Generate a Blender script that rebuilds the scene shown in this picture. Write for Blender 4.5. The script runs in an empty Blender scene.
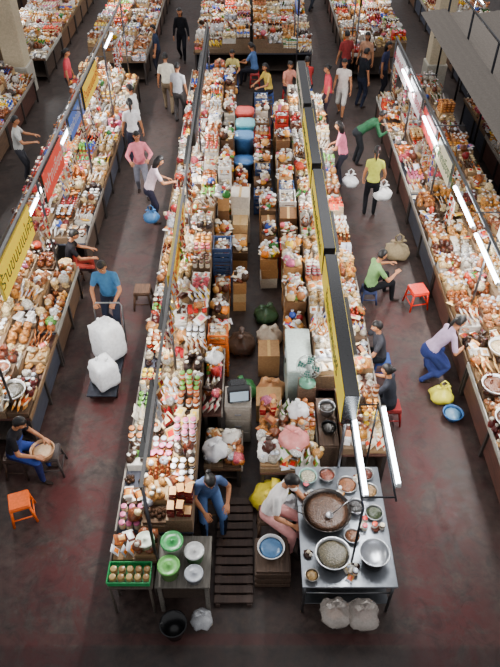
import bpy, bmesh, math, random
import numpy as np
from mathutils import Vector, Matrix, Euler
R=random.Random(11)
D2=math.radians
def C(r,g=None,b=None):
    if g is None: r,g,b=r
    f=lambda c:(c/255/12.92) if c/255<=.04045 else ((c/255+.055)/1.055)**2.4
    return (f(r),f(g),f(b),1.0)
# ------------------------------------------------------------------ materials
MAT={}
def mat(name,kind,rough=.5,metal=0.0,bump=0,scale=20,spec=.5,alpha=1,emit=0,ecol=(1,1,1,1),var=.25,selfglow=0):
    m=bpy.data.materials.new(name); m.use_nodes=True
    nt=m.node_tree; N=nt.nodes; K=nt.links; p=N['Principled BSDF']
    p.inputs['Roughness'].default_value=rough; p.inputs['Metallic'].default_value=metal
    p.inputs['Specular IOR Level'].default_value=spec
    at=N.new('ShaderNodeAttribute'); at.attribute_name='Col'
    tc=N.new('ShaderNodeTexCoord')
    if kind=='food':
        t=N.new('ShaderNodeTexVoronoi'); t.inputs['Scale'].default_value=scale; src=t.outputs['Distance']
    elif kind=='wood':
        mp=N.new('ShaderNodeMapping'); mp.inputs['Scale'].default_value=(8,1,8)
        K.new(tc.outputs['Object'],mp.inputs[0])
        t=N.new('ShaderNodeTexNoise'); t.inputs['Scale'].default_value=scale; K.new(mp.outputs[0],t.inputs['Vector']); src=t.outputs[0]
    else:
        t=N.new('ShaderNodeTexNoise'); t.inputs['Scale'].default_value=scale; t.inputs['Detail'].default_value=4; src=t.outputs[0]
    if kind!='wood': K.new(tc.outputs['Object'],t.inputs['Vector'])
    mr=N.new('ShaderNodeMapRange'); mr.inputs['From Min'].default_value=.25 if kind!='food' else 0; mr.inputs['From Max'].default_value=.75 if kind!='food' else .6
    a,b=(1-var,1+var*.4)
    if kind=='food': a,b=b,a
    mr.inputs['To Min'].default_value=a; mr.inputs['To Max'].default_value=b
    K.new(src,mr.inputs['Value'])
    mx=N.new('ShaderNodeMix'); mx.data_type='RGBA'; mx.blend_type='MULTIPLY'; mx.inputs['Factor'].default_value=1
    K.new(at.outputs['Color'],mx.inputs['A']); K.new(mr.outputs[0],mx.inputs['B'])
    K.new(mx.outputs['Result'],p.inputs['Base Color'])
    if bump:
        bp=N.new('ShaderNodeBump'); bp.inputs['Strength'].default_value=bump; bp.inputs['Distance'].default_value=.01
        K.new(src,bp.inputs['Height']); K.new(bp.outputs[0],p.inputs['Normal'])
    if alpha<1: p.inputs['Alpha'].default_value=alpha
    if emit:
        p.inputs['Emission Color'].default_value=ecol; p.inputs['Emission Strength'].default_value=emit
    if selfglow:
        K.new(mx.outputs['Result'],p.inputs['Emission Color']); p.inputs['Emission Strength'].default_value=selfglow
    MAT[name]=m
mat('plastic','n',.25,var=.2,scale=30,spec=.5)
mat('food','food',.3,scale=50,bump=.5,var=.55)
mat('matte','n',.85,var=.2,scale=25,spec=.2)
mat('cloth','n',.9,var=.22,scale=14,bump=.3,spec=.15)
mat('metal','n',.3,metal=.9,var=.2,scale=12)
mat('wood','wood',.7,var=.45,scale=5)
mat('skin','n',.55,var=.1,scale=20,spec=.3)
mat('hair','n',.45,var=.5,scale=60,bump=.4)
mat('clearbag','n',.2,var=.2,scale=40,alpha=.45,bump=.6)
mat('softbag','n',.35,var=.2,scale=18,bump=.9)
mat('tube','n',.4,emit=30,ecol=(.84,.92,1,1))
mat('screen','n',.2,emit=.8,ecol=(.5,.6,.7,1))
mat('added_glow','n',.4,var=.1,selfglow=.5)  # sign faces: mild emission of their own colour, added to lift dim boards
# ------------------------------------------------------------------ mesh protos
class P:
    def __init__(s,V,F,slot=None,sm=True):
        s.V=np.array(V,float).reshape(-1,3)
        s.L=np.array([i for f in F for i in f],dtype=np.int64)
        s.T=np.array([len(f) for f in F],dtype=np.int64)
        s.slot=np.array(slot if slot is not None else [0]*len(F),dtype=np.int64)
        s.sm=np.full(len(F),sm) if isinstance(sm,bool) else np.array(sm)
    def tf(s,M):
        q=P.__new__(P); M=np.array(M); q.V=s.V@M[:3,:3].T+M[:3,3]; q.L,q.T,q.slot,q.sm=s.L,s.T,s.slot,s.sm; return q
def crump(p,amp,freq,seed=0,zmin=.02):
    q=p.tf(np.eye(4)); V=q.V.copy(); f=freq
    n=np.sin(f*V[:,0]*1.7+seed)*np.sin(f*V[:,1]*1.3+seed*2.1)+.7*np.sin(f*2.3*V[:,2]+f*1.1*V[:,0]+seed*1.7)+.5*np.sin(f*2.9*V[:,1]-f*1.9*V[:,2]+seed*.7)
    k=(V[:,2]>zmin).astype(float)
    V[:,0]*=1+amp*n; V[:,1]*=1+amp*n; V[:,2]*=1+.4*amp*n*k; q.V=V; return q
def join(ps,slots=None):
    q=P.__new__(P); off=0; Ls=[]
    for p in ps: Ls.append(p.L+off); off+=len(p.V)
    q.V=np.concatenate([p.V for p in ps]); q.L=np.concatenate(Ls); q.T=np.concatenate([p.T for p in ps])
    q.slot=np.concatenate([(p.slot if slots is None or slots[i] is None else np.full(len(p.T),slots[i])) for i,p in enumerate(ps)])
    q.sm=np.concatenate([p.sm for p in ps]); return q
def TM(loc=(0,0,0),rot=(0,0,0),s=1):
    if not isinstance(s,(tuple,list)): s=(s,s,s)
    return np.array(Matrix.LocRotScale(Vector(loc),Euler([D2(a) for a in rot]),Vector(s)))
def lathe(prof,seg=10,slots=None,wob=0,capb=True,capt=True,sm=True,ph=0,sq=0):
    V=[];F=[];S=[]
    n=len(prof)
    for j,(r,z) in enumerate(prof):
        for i in range(seg):
            a=2*math.pi*i/seg; rr=r*(1+wob*math.sin(3*a+ph+j*.7)+wob*.6*math.sin(5*a+j))
            if sq: rr*=1+sq*(abs(math.sin(2*a))-.5)
            V.append((rr*math.cos(a),rr*math.sin(a),z))
    for j in range(n-1):
        for i in range(seg):
            k=(i+1)%seg
            F.append((j*seg+i,j*seg+k,(j+1)*seg+k,(j+1)*seg+i)); S.append(slots[j] if slots else 0)
    if capb: F.append(tuple(range(seg-1,-1,-1))); S.append(slots[0] if slots else 0)
    if capt: F.append(tuple((n-1)*seg+i for i in range(seg))); S.append(slots[-1] if slots else 0)
    smf=[sm]*(len(F)); 
    return P(V,F,S,smf)
_bc={}
def boxp(sx,sy,sz,bev=.004,topslot=0):
    key=(round(sx,4),round(sy,4),round(sz,4),bev,topslot)
    if key in _bc: return _bc[key]
    bm=bmesh.new(); bmesh.ops.create_cube(bm,size=1)
    for v in bm.verts: v.co=Vector((v.co.x*sx,v.co.y*sy,(v.co.z+.5)*sz))
    if bev: bmesh.ops.bevel(bm,geom=list(bm.edges),offset=min(bev,.3*min(sx,sy,sz)),segments=1,affect='EDGES')
    bm.normal_update()
    bm.verts.index_update()
    V=[tuple(v.co) for v in bm.verts];F=[tuple(v.index for v in f.verts) for f in bm.faces]
    S=[topslot if f.normal.z>.9 else 0 for f in bm.faces]
    p=P(V,F,S,False); bm.free(); _bc[key]=p; return p
def box6(x0,x1,y0,y1,z0,z1,bev=.004):
    return boxp(x1-x0,y1-y0,z1-z0,bev).tf(TM(((x0+x1)/2,(y0+y1)/2,z0)))
def tube(pts,rad,seg=8,side=None,caps=True,rnd=False,slot=0):
    pts=[Vector(p) for p in pts]; rad=[(r,r) if not isinstance(r,(tuple,list)) else r for r in rad]
    if rnd:
        d0=(pts[0]-pts[1]).normalized(); d1=(pts[-1]-pts[-2]).normalized()
        a=rad[0];b=rad[-1]; ma=min(a);mb=min(b)
        pts=[pts[0]+d0*ma*.9,pts[0]+d0*ma*.6]+pts+[pts[-1]+d1*mb*.6,pts[-1]+d1*mb*.9]
        rad=[(a[0]*.35,a[1]*.35),(a[0]*.78,a[1]*.78)]+rad+[(b[0]*.78,b[1]*.78),(b[0]*.35,b[1]*.35)]
    n=len(pts);V=[]
    for j in range(n):
        t=(pts[min(j+1,n-1)]-pts[max(j-1,0)]).normalized()
        s=Vector(side) if side is not None else (Vector((1,0,0)) if abs(t.x)<.9 else Vector((0,1,0)))
        s=(s-t*s.dot(t)); s.normalize(); u=t.cross(s)
        for i in range(seg):
            a=2*math.pi*i/seg
            V.append(pts[j]+s*(rad[j][0]*math.cos(a))+u*(rad[j][1]*math.sin(a)))
    F=[]
    for j in range(n-1):
        for i in range(seg):
            k=(i+1)%seg; F.append((j*seg+i,j*seg+k,(j+1)*seg+k,(j+1)*seg+i))
    sm=[True]*len(F)
    if caps:
        F.append(tuple(range(seg-1,-1,-1))); F.append(tuple((n-1)*seg+i for i in range(seg))); sm+=[rnd,rnd]
    return P([tuple(v) for v in V],F,[slot]*len(F),sm)
def ell(c,r,seg=10,rings=6,slot=0):
    if not isinstance(r,(tuple,list)): r=(r,r,r)
    prof=[(max(.02,math.sin(math.pi*j/rings)),-math.cos(math.pi*j/rings)) for j in range(rings+1)]
    return lathe(prof,seg,[slot]*rings).tf(TM(c,(0,0,0),tuple(r)))
class MB:
    def __init__(s): s.V=[];s.L=[];s.T=[];s.c=[];s.m=[];s.sm=[];s.off=0;s.mn=[]
    def mi(s,n):
        if n not in s.mn: s.mn.append(n)
        return s.mn.index(n)
    def add(s,p,M=None,cols=((.5,.5,.5,1),),mats='plastic'):
        V=p.V
        if M is not None: V=V@M[:3,:3].T+M[:3,3]
        L=p.L
        s.V.append(V);s.L.append(L+s.off);s.off+=len(V);s.T.append(p.T)
        if not isinstance(cols[0],(tuple,list)): cols=[cols]
        ca=np.array([list(c)[:3]+[1] for c in cols],float)
        s.c.append(ca[np.minimum(p.slot,len(cols)-1)])
        if isinstance(mats,str): mats=[mats]
        ma=np.array([s.mi(m) for m in mats]); s.m.append(ma[np.minimum(p.slot,len(mats)-1)])
        s.sm.append(p.sm)
        return s
    def build(s,name,parent=None,origin=None):
        V=np.concatenate(s.V);L=np.concatenate(s.L);T=np.concatenate(s.T)
        if origin is None:
            lo=V.min(0);hi=V.max(0); origin=((lo[0]+hi[0])/2,(lo[1]+hi[1])/2,lo[2])
        o=np.array(origin); V=V-o
        me=bpy.data.meshes.new(name)
        me.vertices.add(len(V)); me.vertices.foreach_set('co',V.ravel())
        me.loops.add(len(L)); me.loops.foreach_set('vertex_index',L.astype(np.int32))
        me.polygons.add(len(T)); st=np.concatenate([[0],np.cumsum(T)[:-1]])
        me.polygons.foreach_set('loop_start',st.astype(np.int32))
        me.polygons.foreach_set('use_smooth',np.concatenate(s.sm))
        me.polygons.foreach_set('material_index',np.concatenate(s.m).astype(np.int32))
        a=me.attributes.new('Col','FLOAT_COLOR','FACE'); a.data.foreach_set('color',np.concatenate(s.c).ravel())
        for n in s.mn: me.materials.append(MAT[n])
        me.update(calc_edges=True)
        ob=bpy.data.objects.new(name,me); bpy.context.scene.collection.objects.link(ob)
        ob.location=origin
        if parent is not None:
            ob.parent=parent; ob.matrix_parent_inverse=Matrix.Identity(4)
            ob.location=Vector(origin)-parent.location
        return ob
def one(name,p,cols,mats='plastic',M=None): return MB().add(p,M,cols,mats).build(name)
# ------------------------------------------------------------------ goods protos
def pillow(sx,sy,h,nx=6,ny=5):
    V=[];F=[];S=[]
    for sgn in (1,-1):
        for i in range(nx+1):
            for j in range(ny+1):
                u=-1+2*i/nx; v=-1+2*j/ny
                V.append((u*sx/2,v*sy/2*(1-.06*(1-u*u)),sgn*h/2*(max(0,1-u**4))*(max(0,1-v**4))+h/2))
    W=(nx+1)*(ny+1)
    for k,sgn in enumerate((1,-1)):
        for i in range(nx):
            for j in range(ny):
                a=k*W+i*(ny+1)+j; q=(a,a+ny+1,a+ny+2,a+1)
                if sgn<0: q=q[::-1]
                F.append(q); S.append(1 if (1<=i<nx-2 and 1<=j<ny-1) else (2 if i in(0,nx-1) else 0))
    return P(V,F,S,True)
POUCH=[lathe([(.03,0),(.062,.012),(.07,.05),(.058,.09),(.03,.115),(.014,.126),(.016,.136),(.034,.16)],9,[0,0,0,0,0,1,2],wob=.09,ph=k) for k in range(3)]
FLATB=[lathe([(.04,0),(.066,.01),(.068,.035),(.045,.055),(.015,.062),(.014,.07),(.03,.088)],9,[0,0,0,0,1,2],wob=.11,ph=k) for k in range(2)]
JAR=lathe([(.04,0),(.043,.006),(.043,.03),(.043,.075),(.043,.088),(.034,.096),(.04,.097),(.04,.115),(.036,.118)],10,[0,0,2,0,0,1,1,1])
BOT=lathe([(.03,0),(.032,.01),(.032,.04),(.032,.11),(.032,.14),(.013,.175),(.013,.185),(.016,.186),(.016,.205)],9,[0,0,2,0,0,0,1,1])
PACK=pillow(.17,.12,.035)
CUP=lathe([(.03,0),(.042,.07),(.045,.072),(.045,.078),(.02,.088)],10,[0,1,1,1])
BOXS=boxp(.09,.13,.06,.003,1)
TUBP=join([lathe([(.10,0),(.13,.08),(.135,.085),(.128,.085),(.12,.06)],14,[0,0,0,0],capt=False),lathe([(.122,.06),(.10,.085),(.05,.105),(.005,.11)],14,[1,1,1],wob=.04)])
BALLS=join([ell((.045*math.cos(a)*k,.045*math.sin(a)*k,.03+.035*(k==0)),.03,7,4) for k in (0,1) for a in ([0] if k==0 else [i*math.pi/2.5 for i in range(5)])])
STICK=join([tube([(-.1,-.03+.015*i,.012+.02*(k)),(.1,-.03+.015*i,.012+.02*k)],[.009,.009],5) for i in range(5) for k in range(2)])
TAN=[(226,164,90),(204,134,66),(236,198,136),(176,96,40),(240,214,160),(140,74,36),(222,150,60),(190,120,70)]
WH=[(236,232,224),(218,208,192),(244,242,240),(206,210,220),(228,208,174),(196,186,172)]
RED=[(200,30,26),(216,70,36),(150,22,30),(226,96,110)]
MIX=[(50,120,50),(236,196,30),(50,80,170),(236,130,30),(110,170,70),(214,110,150),(90,50,30)]
DK=[(80,36,20),(50,26,20),(116,52,28),(104,24,22),(64,42,28)]
def ch(*ls):
    l=R.choice(ls); return C(R.choice(l))
def jit(c,a=.12):
    k=1+R.uniform(-a,a); return (c[0]*k,c[1]*k,c[2]*k,1)
THEME={
 'snack':[('pouch',TAN,6),('flat',TAN,4),('pouch',WH,1.6),('stand',TAN,1.5),('stand',WH,1),('pack',WH,1),('tub',TAN,.5),('pouch',RED,.7),('cup',WH,.6),('pouch',DK,1.4),('flat',DK,.8),('pack',TAN,1)],
 'mixed':[('pouch',TAN,4),('pouch',WH,2),('jar',WH,1),('stand',WH,1.8),('pack',WH,1.6),('bot',DK,1),('jar',RED,.8),('box',WH,.9),('box',RED,.5),('stand',MIX,1.3),('stand',TAN,1.4),('bot',MIX,.5),('cup',WH,1),('flat',WH,1.6),('jar',TAN,1.2),('pack',MIX,.8),('pack',TAN,1),('stick',TAN,.5),('flat',TAN,2.2),('flat',DK,.8),('pouch',RED,.5)],
 'jar':[('jar',DK,4),('jar',RED,1.4),('bot',DK,2.4),('stand',RED,.8),('jar',WH,1.4),('cup',RED,.5),('stand',WH,1.4),('cup',WH,.7),('balls',DK,.9),('pack',TAN,.9),('pouch',TAN,1.4),('pouch',WH,1),('box',DK,.5),('pack',WH,.7),('pouch',DK,1.4),('flat',DK,1)],
 'red':[('pouch',RED,1.2),('stand',WH,1.6),('jar',DK,1.7),('flat',DK,1.7),('pack',WH,1.2),('pouch',DK,1.7),('stick',RED,.5),('flat',TAN,2),('cup',WH,.7),('balls',RED,.4),('pouch',WH,1.3),('pouch',TAN,1.8),('flat',WH,1),('jar',WH,.7)],
}
def patch(mb,kind,pal,xa,xb,ya,yb,z,sgn):
    base=C(R.choice(pal)); white=C(R.choice(WH)) if R.random()<.6 else jit(base); acc=C(R.choice(RED+MIX+WH+TAN)); acc2=C(R.choice(WH+RED+WH+TAN))
    sp={'pouch':(.12,.115),'flat':(.125,.12),'jar':(.092,.092),'bot':(.075,.075),'stand':(.075,.13),'pack':(.13,.17),'cup':(.095,.095),'box':(.1,.14),'tub':(.27,.27),'balls':(.15,.15),'stick':(.1,.22)}[kind]
    nx=max(1,int((xb-xa)/sp[0]+.15)); ny=max(1,int((yb-ya)/sp[1]+.15))
    lay=1
    pl=R.choice([0,0,0,.05,.09,.14])
    if pl:
        mb.add(box6(xa+.01,xb-.005,ya+.01,yb-.005,z,z+pl,.003),None,jit(C(R.choice([(150,120,86),(180,150,110),(196,190,180),(90,70,54)]))),'matte'); z+=pl+.001
    if kind=='pack': lay=R.randint(2,6)
    if kind=='box': lay=R.randint(1,4)
    if kind in('jar','cup') and R.random()<.35: lay=2
    if kind=='flat': lay=R.choice([1,2,3])
    pj=.024 if kind in('pouch','flat','pack','stand','stick','balls') else .01
    for i in range(nx):
        for j in range(ny):
            x=xa+(i+.5)*(xb-xa)/nx+R.uniform(-pj,pj); y=ya+(j+.5)*(yb-ya)/ny+R.uniform(-pj,pj)
            if R.random()<.12: base=C(R.choice(pal))
            for l in range(lay):
                if l>0 and R.random()<.2: break
                b=jit(base,.25); s=R.uniform(.82,1.12); rz=R.uniform(0,360)
                if kind=='pouch':
                    mb.add(R.choice(POUCH),TM((x,y,z),(R.uniform(-18,18),R.uniform(-18,18),rz),s),[b,acc,white],['food','plastic','plastic'])
                    if R.random()<.45: mb.add(R.choice(FLATB),TM((x+.03,y+.05,z+.1),(R.uniform(-40,40),R.uniform(-40,40),rz),s),[jit(base,.2),acc,white],['food','plastic','plastic'])
                elif kind=='flat': mb.add(R.choice(FLATB),TM((x,y,z+l*.05),(R.uniform(-20,20),R.uniform(-20,20),rz),s),[b,acc,white],['food','plastic','plastic'])
                elif kind=='jar': mb.add(JAR,TM((x,y,z+l*.118),(0,0,rz),1),[b,acc,acc2])
                elif kind=='bot': mb.add(BOT,TM((x,y,z),(0,0,rz),(1,1,s)),[b,acc,acc2])
                elif kind=='cup': mb.add(CUP,TM((x,y,z+l*.085),(0,0,rz),1),[b,acc2])
                elif kind=='pack': mb.add(PACK,TM((x,y,z+l*.028),(R.uniform(-7,7),R.uniform(-7,7),90+R.uniform(-25,25)),s),[b,acc,white],['plastic'])
                elif kind=='stand':
                    mb.add(PACK,TM((x,y,z+.08),(R.uniform(-8,8),-60+R.uniform(-14,14),(0 if sgn<0 else 180)+R.uniform(-20,20)),s),[b,acc,white],['plastic'])
                elif kind=='box': mb.add(BOXS,TM((x,y,z+l*.062),(0,0,R.uniform(-12,12)),1),[b,acc2])
                elif kind=='tub':
                    mb.add(TUBP,TM((x,y,z),(0,0,rz),.95),[white,b],['plastic','food'])
                elif kind=='balls': mb.add(BALLS,TM((x,y,z),(0,0,rz),1.1),[b],['plastic'])
                elif kind=='stick': mb.add(STICK,TM((x,y,z),(0,0,90+R.uniform(-15,15)),1),[b],['plastic'])
WOODC=[(96,66,44),(72,54,42),(100,74,54),(56,58,70),(84,50,40)]
def stall(xo,xi,y0,y1,z0=.72,dz=.14,theme='mixed',tw=.32,fill=True,mess=9):
    sgn=1 if xi>xo else -1   # direction from aisle inward
    n=max(1,round(abs(xi-xo)/tw)); w=abs(xi-xo)/n
    mb=MB(); wc=C(R.choice(WOODC)); a,b=min(xo,xi),max(xo,xi)
    mb.add(box6(a,b,y0+.01,y1-.01,z0-.04,z0),None,wc,'wood')
    for t in range(1,n):
        p,q=sorted((xo+sgn*w*t,xi)); mb.add(box6(p,q,y0+.02,y1-.02,z0+(t-1)*dz+.001,z0+t*dz,.003),None,jit(C(120,96,72)),'wood')
    fx=xo+sgn*.05
    mb.add(box6(min(fx,fx+sgn*.02),max(fx,fx+sgn*.02),y0+.05,y1-.05,.12,z0-.04),None,jit(C(R.choice(WOODC))),'wood')
    for yy in (y0+.04,(y0+y1)/2,y1-.04):
        for xx in (a+.04,b-.04): mb.add(box6(xx-.025,xx+.025,yy-.025,yy+.025,0,z0-.04),None,C(50,42,38),'wood')
    mb.add(box6(a+.08,b-.08,y0+.06,y1-.06,.16,.19),None,C(60,48,40),'wood')
    ex=xo-sgn*.005
    mb.add(box6(ex-.012,ex+.012,y0+.01,y1-.01,z0-.05,z0+.045),None,jit(C(R.choice([(170,166,156),(110,84,56),(140,130,120)]))),'wood')
    mb.build('market_stall_counter')
    if not fill: return
    g=MB(); th=THEME[theme]
    for t in range(n):
        p,q=sorted((xo+sgn*(w*t+.015),xo+sgn*w*(t+1))); y=y0+.03
        while y<y1-.1:
            ly=min(R.uniform(.16,.4),y1-.02-y)
            if y1-.02-(y+ly)<.15: ly=y1-.02-y
            k=R.choices(th,[e[2] for e in th])[0]
            patch(g,k[0],k[1],p,q,y,y+ly,z0+t*dz+.002,sgn); y+=ly
    for _ in range(int(mess*(y1-y0)*abs(xi-xo))):
        t=R.randrange(n); x=xo+sgn*w*(t+R.uniform(.15,.85)); y=R.uniform(y0+.1,y1-.1); z=z0+t*dz+R.uniform(.1,.18)
        pal=R.choice([WH,WH,TAN,TAN,TAN,MIX,RED,DK])
        if R.random()<.5: g.add(PACK,TM((x,y,z),(R.uniform(-25,25),R.uniform(-25,25),R.uniform(0,360)),R.uniform(.8,1.4)),[ch(pal),ch(WH,RED,TAN),ch(WH,TAN)],['plastic'])
        else: g.add(R.choice(FLATB+POUCH),TM((x,y,z),(R.uniform(-70,70),R.uniform(-30,30),R.uniform(0,360)),R.uniform(.9,1.45)),[ch(pal),ch(RED,WH),ch(WH,TAN)],['food','plastic','plastic'])
    g.build('packaged_goods_display')
def row(xo,xi,y0,y1,theme='mixed',seg=2.4,**k):
    n=max(1,round((y1-y0)/seg)); L=(y1-y0)/n
    for i in range(n): stall(xo,xi,y0+i*L,y0+(i+1)*L,theme=(theme if isinstance(theme,str) else theme(y0+(i+.5)*L)),**k)
# centre block
row(-1.70,-.72,4.3,19.3,theme=lambda y:'jar' if y<8 else ('mixed' if y>10 else 'red'))
stall(-1.70,-1.14,3.88,4.28,theme='snack',tw=.28,dz=.06)
stall(1.95,1.3,5.5,6.7,theme='mixed'); row(1.95,1.0,6.75,17.5,theme='mixed')
stall(.98,.14,5.35,6.6,z0=.5,dz=.05,theme='mixed',tw=.3,mess=24)
stall(-.12,-.66,5.45,6.15,z0=.45,dz=.05,theme='mixed',tw=.3,mess=24)
stall(-.42,-.7,6.2,7.6,z0=.75,dz=.05,theme='mixed',tw=.3,mess=20)
TA=lambda y:'snack' if y<9.9 else ('red' if y<12 else 'mixed')
row(-3.25,-4.65,6.15,9.85,theme=TA,tw=.35); row(-3.25,-4.65,10.6,19.0,theme=TA,tw=.35); row(-3.8,-4.65,9.9,10.55,theme='snack',tw=.35)
row(-3.2,-4.9,20.2,29.5,theme='mixed',tw=.42)
row(-6.3,-7.8,13.0,19.0,theme='mixed',tw=.5); row(-6.3,-7.8,20.4,29.5,theme='mixed',tw=.5)
row(-8.8,-10.2,20.0,29.5,theme='mixed',tw=.5)
row(3.5,5.0,4.75,17.6,theme=lambda y:'snack' if y<13 else 'mixed',tw=.36)
row(3.0,4.8,20.6,29.5,theme='mixed',tw=.42)
row(6.4,8.2,18.6,29.5,theme='mixed',tw=.6)
row(-1.75,0,20.9,29.5,theme='mixed',tw=.42); row(1.95,.1,20.9,29.5,theme='mixed',tw=.42)
def hangstrip(x,y,ztop,n):
    g=MB(); g.add(tube([(x,y,ztop),(x,y,ztop-.06-n*.13)],[.003,.003],4),None,C(200,200,200),'matte')
    pal=R.choice([TAN,WH,RED,MIX,DK,TAN]); a=C(R.choice(pal)); b=ch(WH,RED,TAN)
    for i in range(n):
        g.add(PACK,TM((x+.018,y,ztop-.13-i*.135),(R.uniform(-10,10),80+R.uniform(-10,10),R.uniform(-30,30)),.85),[jit(a),b,ch(WH)],'plastic')
    g.build('hanging_packet_strip')
for x,ya,yb,zt in ((-1.15,5.2,14,2.3),(-3.5,9,18.5,2.2),(1.32,6,15,1.86),(3.8,10.6,17.4,1.78)):
    y=ya
    while y<yb: hangstrip(x,y,zt,R.randint(2,5)); y+=R.choice([.16,.17,.18,.2,.9,1.3])
# ------------------------------------------------------------------ floor
def floor():
    me=bpy.data.meshes.new('floor'); bm=bmesh.new()
    bmesh.ops.create_grid(bm,x_segments=30,y_segments=30,size=.5)
    for v in bm.verts: v.co=Vector((v.co.x*60,v.co.y*50+18,0))
    bm.to_mesh(me); bm.free(); o=bpy.data.objects.new('floor',me); bpy.context.scene.collection.objects.link(o)
    m=bpy.data.materials.new('worn_concrete'); m.use_nodes=True; nt=m.node_tree;N=nt.nodes;K=nt.links;p=N['Principled BSDF']
    tc=N.new('ShaderNodeTexCoord'); sx=N.new('ShaderNodeSeparateXYZ'); K.new(tc.outputs['Object'],sx.inputs[0])
    def math_(op,a,b=None,c=None):
        n=N.new('ShaderNodeMath'); n.operation=op
        for i,v in enumerate((a,b,c)):
            if v is None: continue
            if isinstance(v,(int,float)): n.inputs[i].default_value=v
            else: K.new(v,n.inputs[i])
        return n.outputs[0]
    def noise(s,d=5,r=.6,dist=0):
        n=N.new('ShaderNodeTexNoise'); n.inputs['Scale'].default_value=s;n.inputs['Detail'].default_value=d;n.inputs['Roughness'].default_value=r;n.inputs['Distortion'].default_value=dist;K.new(tc.outputs['Object'],n.inputs['Vector']);return n.outputs[0]
    def mr(v,a,b,c,d):
        n=N.new('ShaderNodeMapRange');n.inputs[1].default_value=a;n.inputs[2].default_value=b;n.inputs[3].default_value=c;n.inputs[4].default_value=d;K.new(v,n.inputs[0]);return n.outputs[0]
    ax=math_('ABSOLUTE',sx.outputs[0]); n1=noise(1.6,10,.75,.4); n2=noise(9,8); n3=noise(.6,4); n4=noise(3.2,10,.7,1.2)
    band=math_('MULTIPLY',mr(ax,1.75,2.1,0,1),mr(ax,2.7,3.2,1,.2))
    yb=mr(sx.outputs[1],6.5,14,1,.2)
    red=math_('MULTIPLY',math_('MULTIPLY',math_('ADD',band,.2),yb),mr(n1,.4,.58,.1,1.0))
    line=math_('MULTIPLY',mr(sx.outputs[1],3.2,3.22,0,1),mr(sx.outputs[1],3.34,3.36,1,0))
    red=math_('MAXIMUM',red,math_('MULTIPLY',line,.6))
    base=N.new('ShaderNodeValToRGB'); K.new(n2,base.inputs[0]); e=base.color_ramp.elements
    e[0].position=.3;e[0].color=C(38,31,28);e[1].position=.72;e[1].color=C(78,66,60)
    mx=N.new('ShaderNodeMix');mx.data_type='RGBA';K.new(red,mx.inputs['Factor']);K.new(base.outputs[0],mx.inputs['A']);mx.inputs['B'].default_value=C(70,26,25)
    dk=N.new('ShaderNodeMix');dk.data_type='RGBA';dk.blend_type='MULTIPLY';dk.inputs['Factor'].default_value=1
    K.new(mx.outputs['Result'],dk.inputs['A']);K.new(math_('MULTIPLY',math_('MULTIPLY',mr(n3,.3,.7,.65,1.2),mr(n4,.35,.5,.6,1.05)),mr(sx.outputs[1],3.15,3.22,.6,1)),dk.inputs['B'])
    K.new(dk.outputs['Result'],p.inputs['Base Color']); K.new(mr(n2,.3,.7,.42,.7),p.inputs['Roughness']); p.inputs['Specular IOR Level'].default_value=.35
    b=N.new('ShaderNodeBump');b.inputs['Strength'].default_value=.2;b.inputs['Distance'].default_value=.01;K.new(n2,b.inputs['Height']);K.new(b.outputs[0],p.inputs['Normal'])
    me.materials.append(m)
floor()
# ------------------------------------------------------------------ people
def headmesh():
    V=[];F=[];rows=26;cols=36
    for j in range(rows+1):
        ph=math.pi*j/rows
        for i in range(cols):
            a=2*math.pi*i/cols; sn=max(.012,math.sin(ph)); x=sn*math.cos(a);y=sn*math.sin(a);z=-math.cos(ph)
            X,Y,Z=.076*x,.093*y,.118*z
            if z<0: X*=1-.3*(-z)**1.5
            if z<-.1 and y<0: Y*=1-.35*(-z)
            if y>0:
                Y+=.012*max(0,-z)*y
                Y+=.024*math.exp(-((X/.012)**2+((Z+.012)/.02)**2))
                Y-=.009*math.exp(-(((abs(X)-.03)/.016)**2+((Z-.012)/.012)**2))
                Y+=.007*math.exp(-((X/.022)**2+((Z+.055)/.009)**2))
            V.append((X,Y,Z))
    S=[]
    for j in range(rows):
        for i in range(cols):
            k=(i+1)%cols; f=(j*cols+i,j*cols+k,(j+1)*cols+k,(j+1)*cols+i); F.append(f)
            c=np.mean([V[q] for q in f],axis=0)
            s=0
            if c[1]>.03 and abs(c[0])<.024 and abs(c[2]+.055)<.009: s=1
            if c[1]>.03 and abs(abs(c[0])-.03)<.018 and abs(c[2]-.033)<.006: s=2
            S.append(s)
    return P(V,F,S,True)
def hairmesh(kind):
    V=[];F=[];rows=20;cols=28
    for j in range(rows+1):
        ph=math.pi*j/rows
        for i in range(cols):
            a=2*math.pi*i/cols; sn=max(.012,math.sin(ph)); x=sn*math.cos(a);y=sn*math.sin(a);z=-math.cos(ph)
            X,Y,Z=.086*x,.105*y-.004,.127*z+.002
            face=max(0,min(1,(y-.1)/.25))*max(0,min(1,(.5-z)/.2))
            low=max(0,min(1,(-.3-z)/.15))
            if kind in('long',) and y<.3:
                low=0
                if z<-.1: Z-=.16*(-z-.1); Y-=.02; X*=1.08
            k=1-.3*max(face,low); w=1+.02*math.sin(9*a)*math.sin(ph)
            V.append((X*k*w,Y*k*w,Z*k if k<1 else Z))
    for j in range(rows):
        for i in range(cols):
            k=(i+1)%cols; F.append((j*cols+i,j*cols+k,(j+1)*cols+k,(j+1)*cols+i))
    p=[P(V,F,None,True)]
    if kind=='bun': p.append(ell((0,-.12,.03),(.04,.038,.038)))
    if kind=='tail': p.append(tube([(0,-.095,.04),(0,-.135,0),(0,-.14,-.08),(0,-.13,-.2)],[.02,.032,.03,.008],8,rnd=True))
    return join(p)
SK=C(180,122,86)
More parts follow.
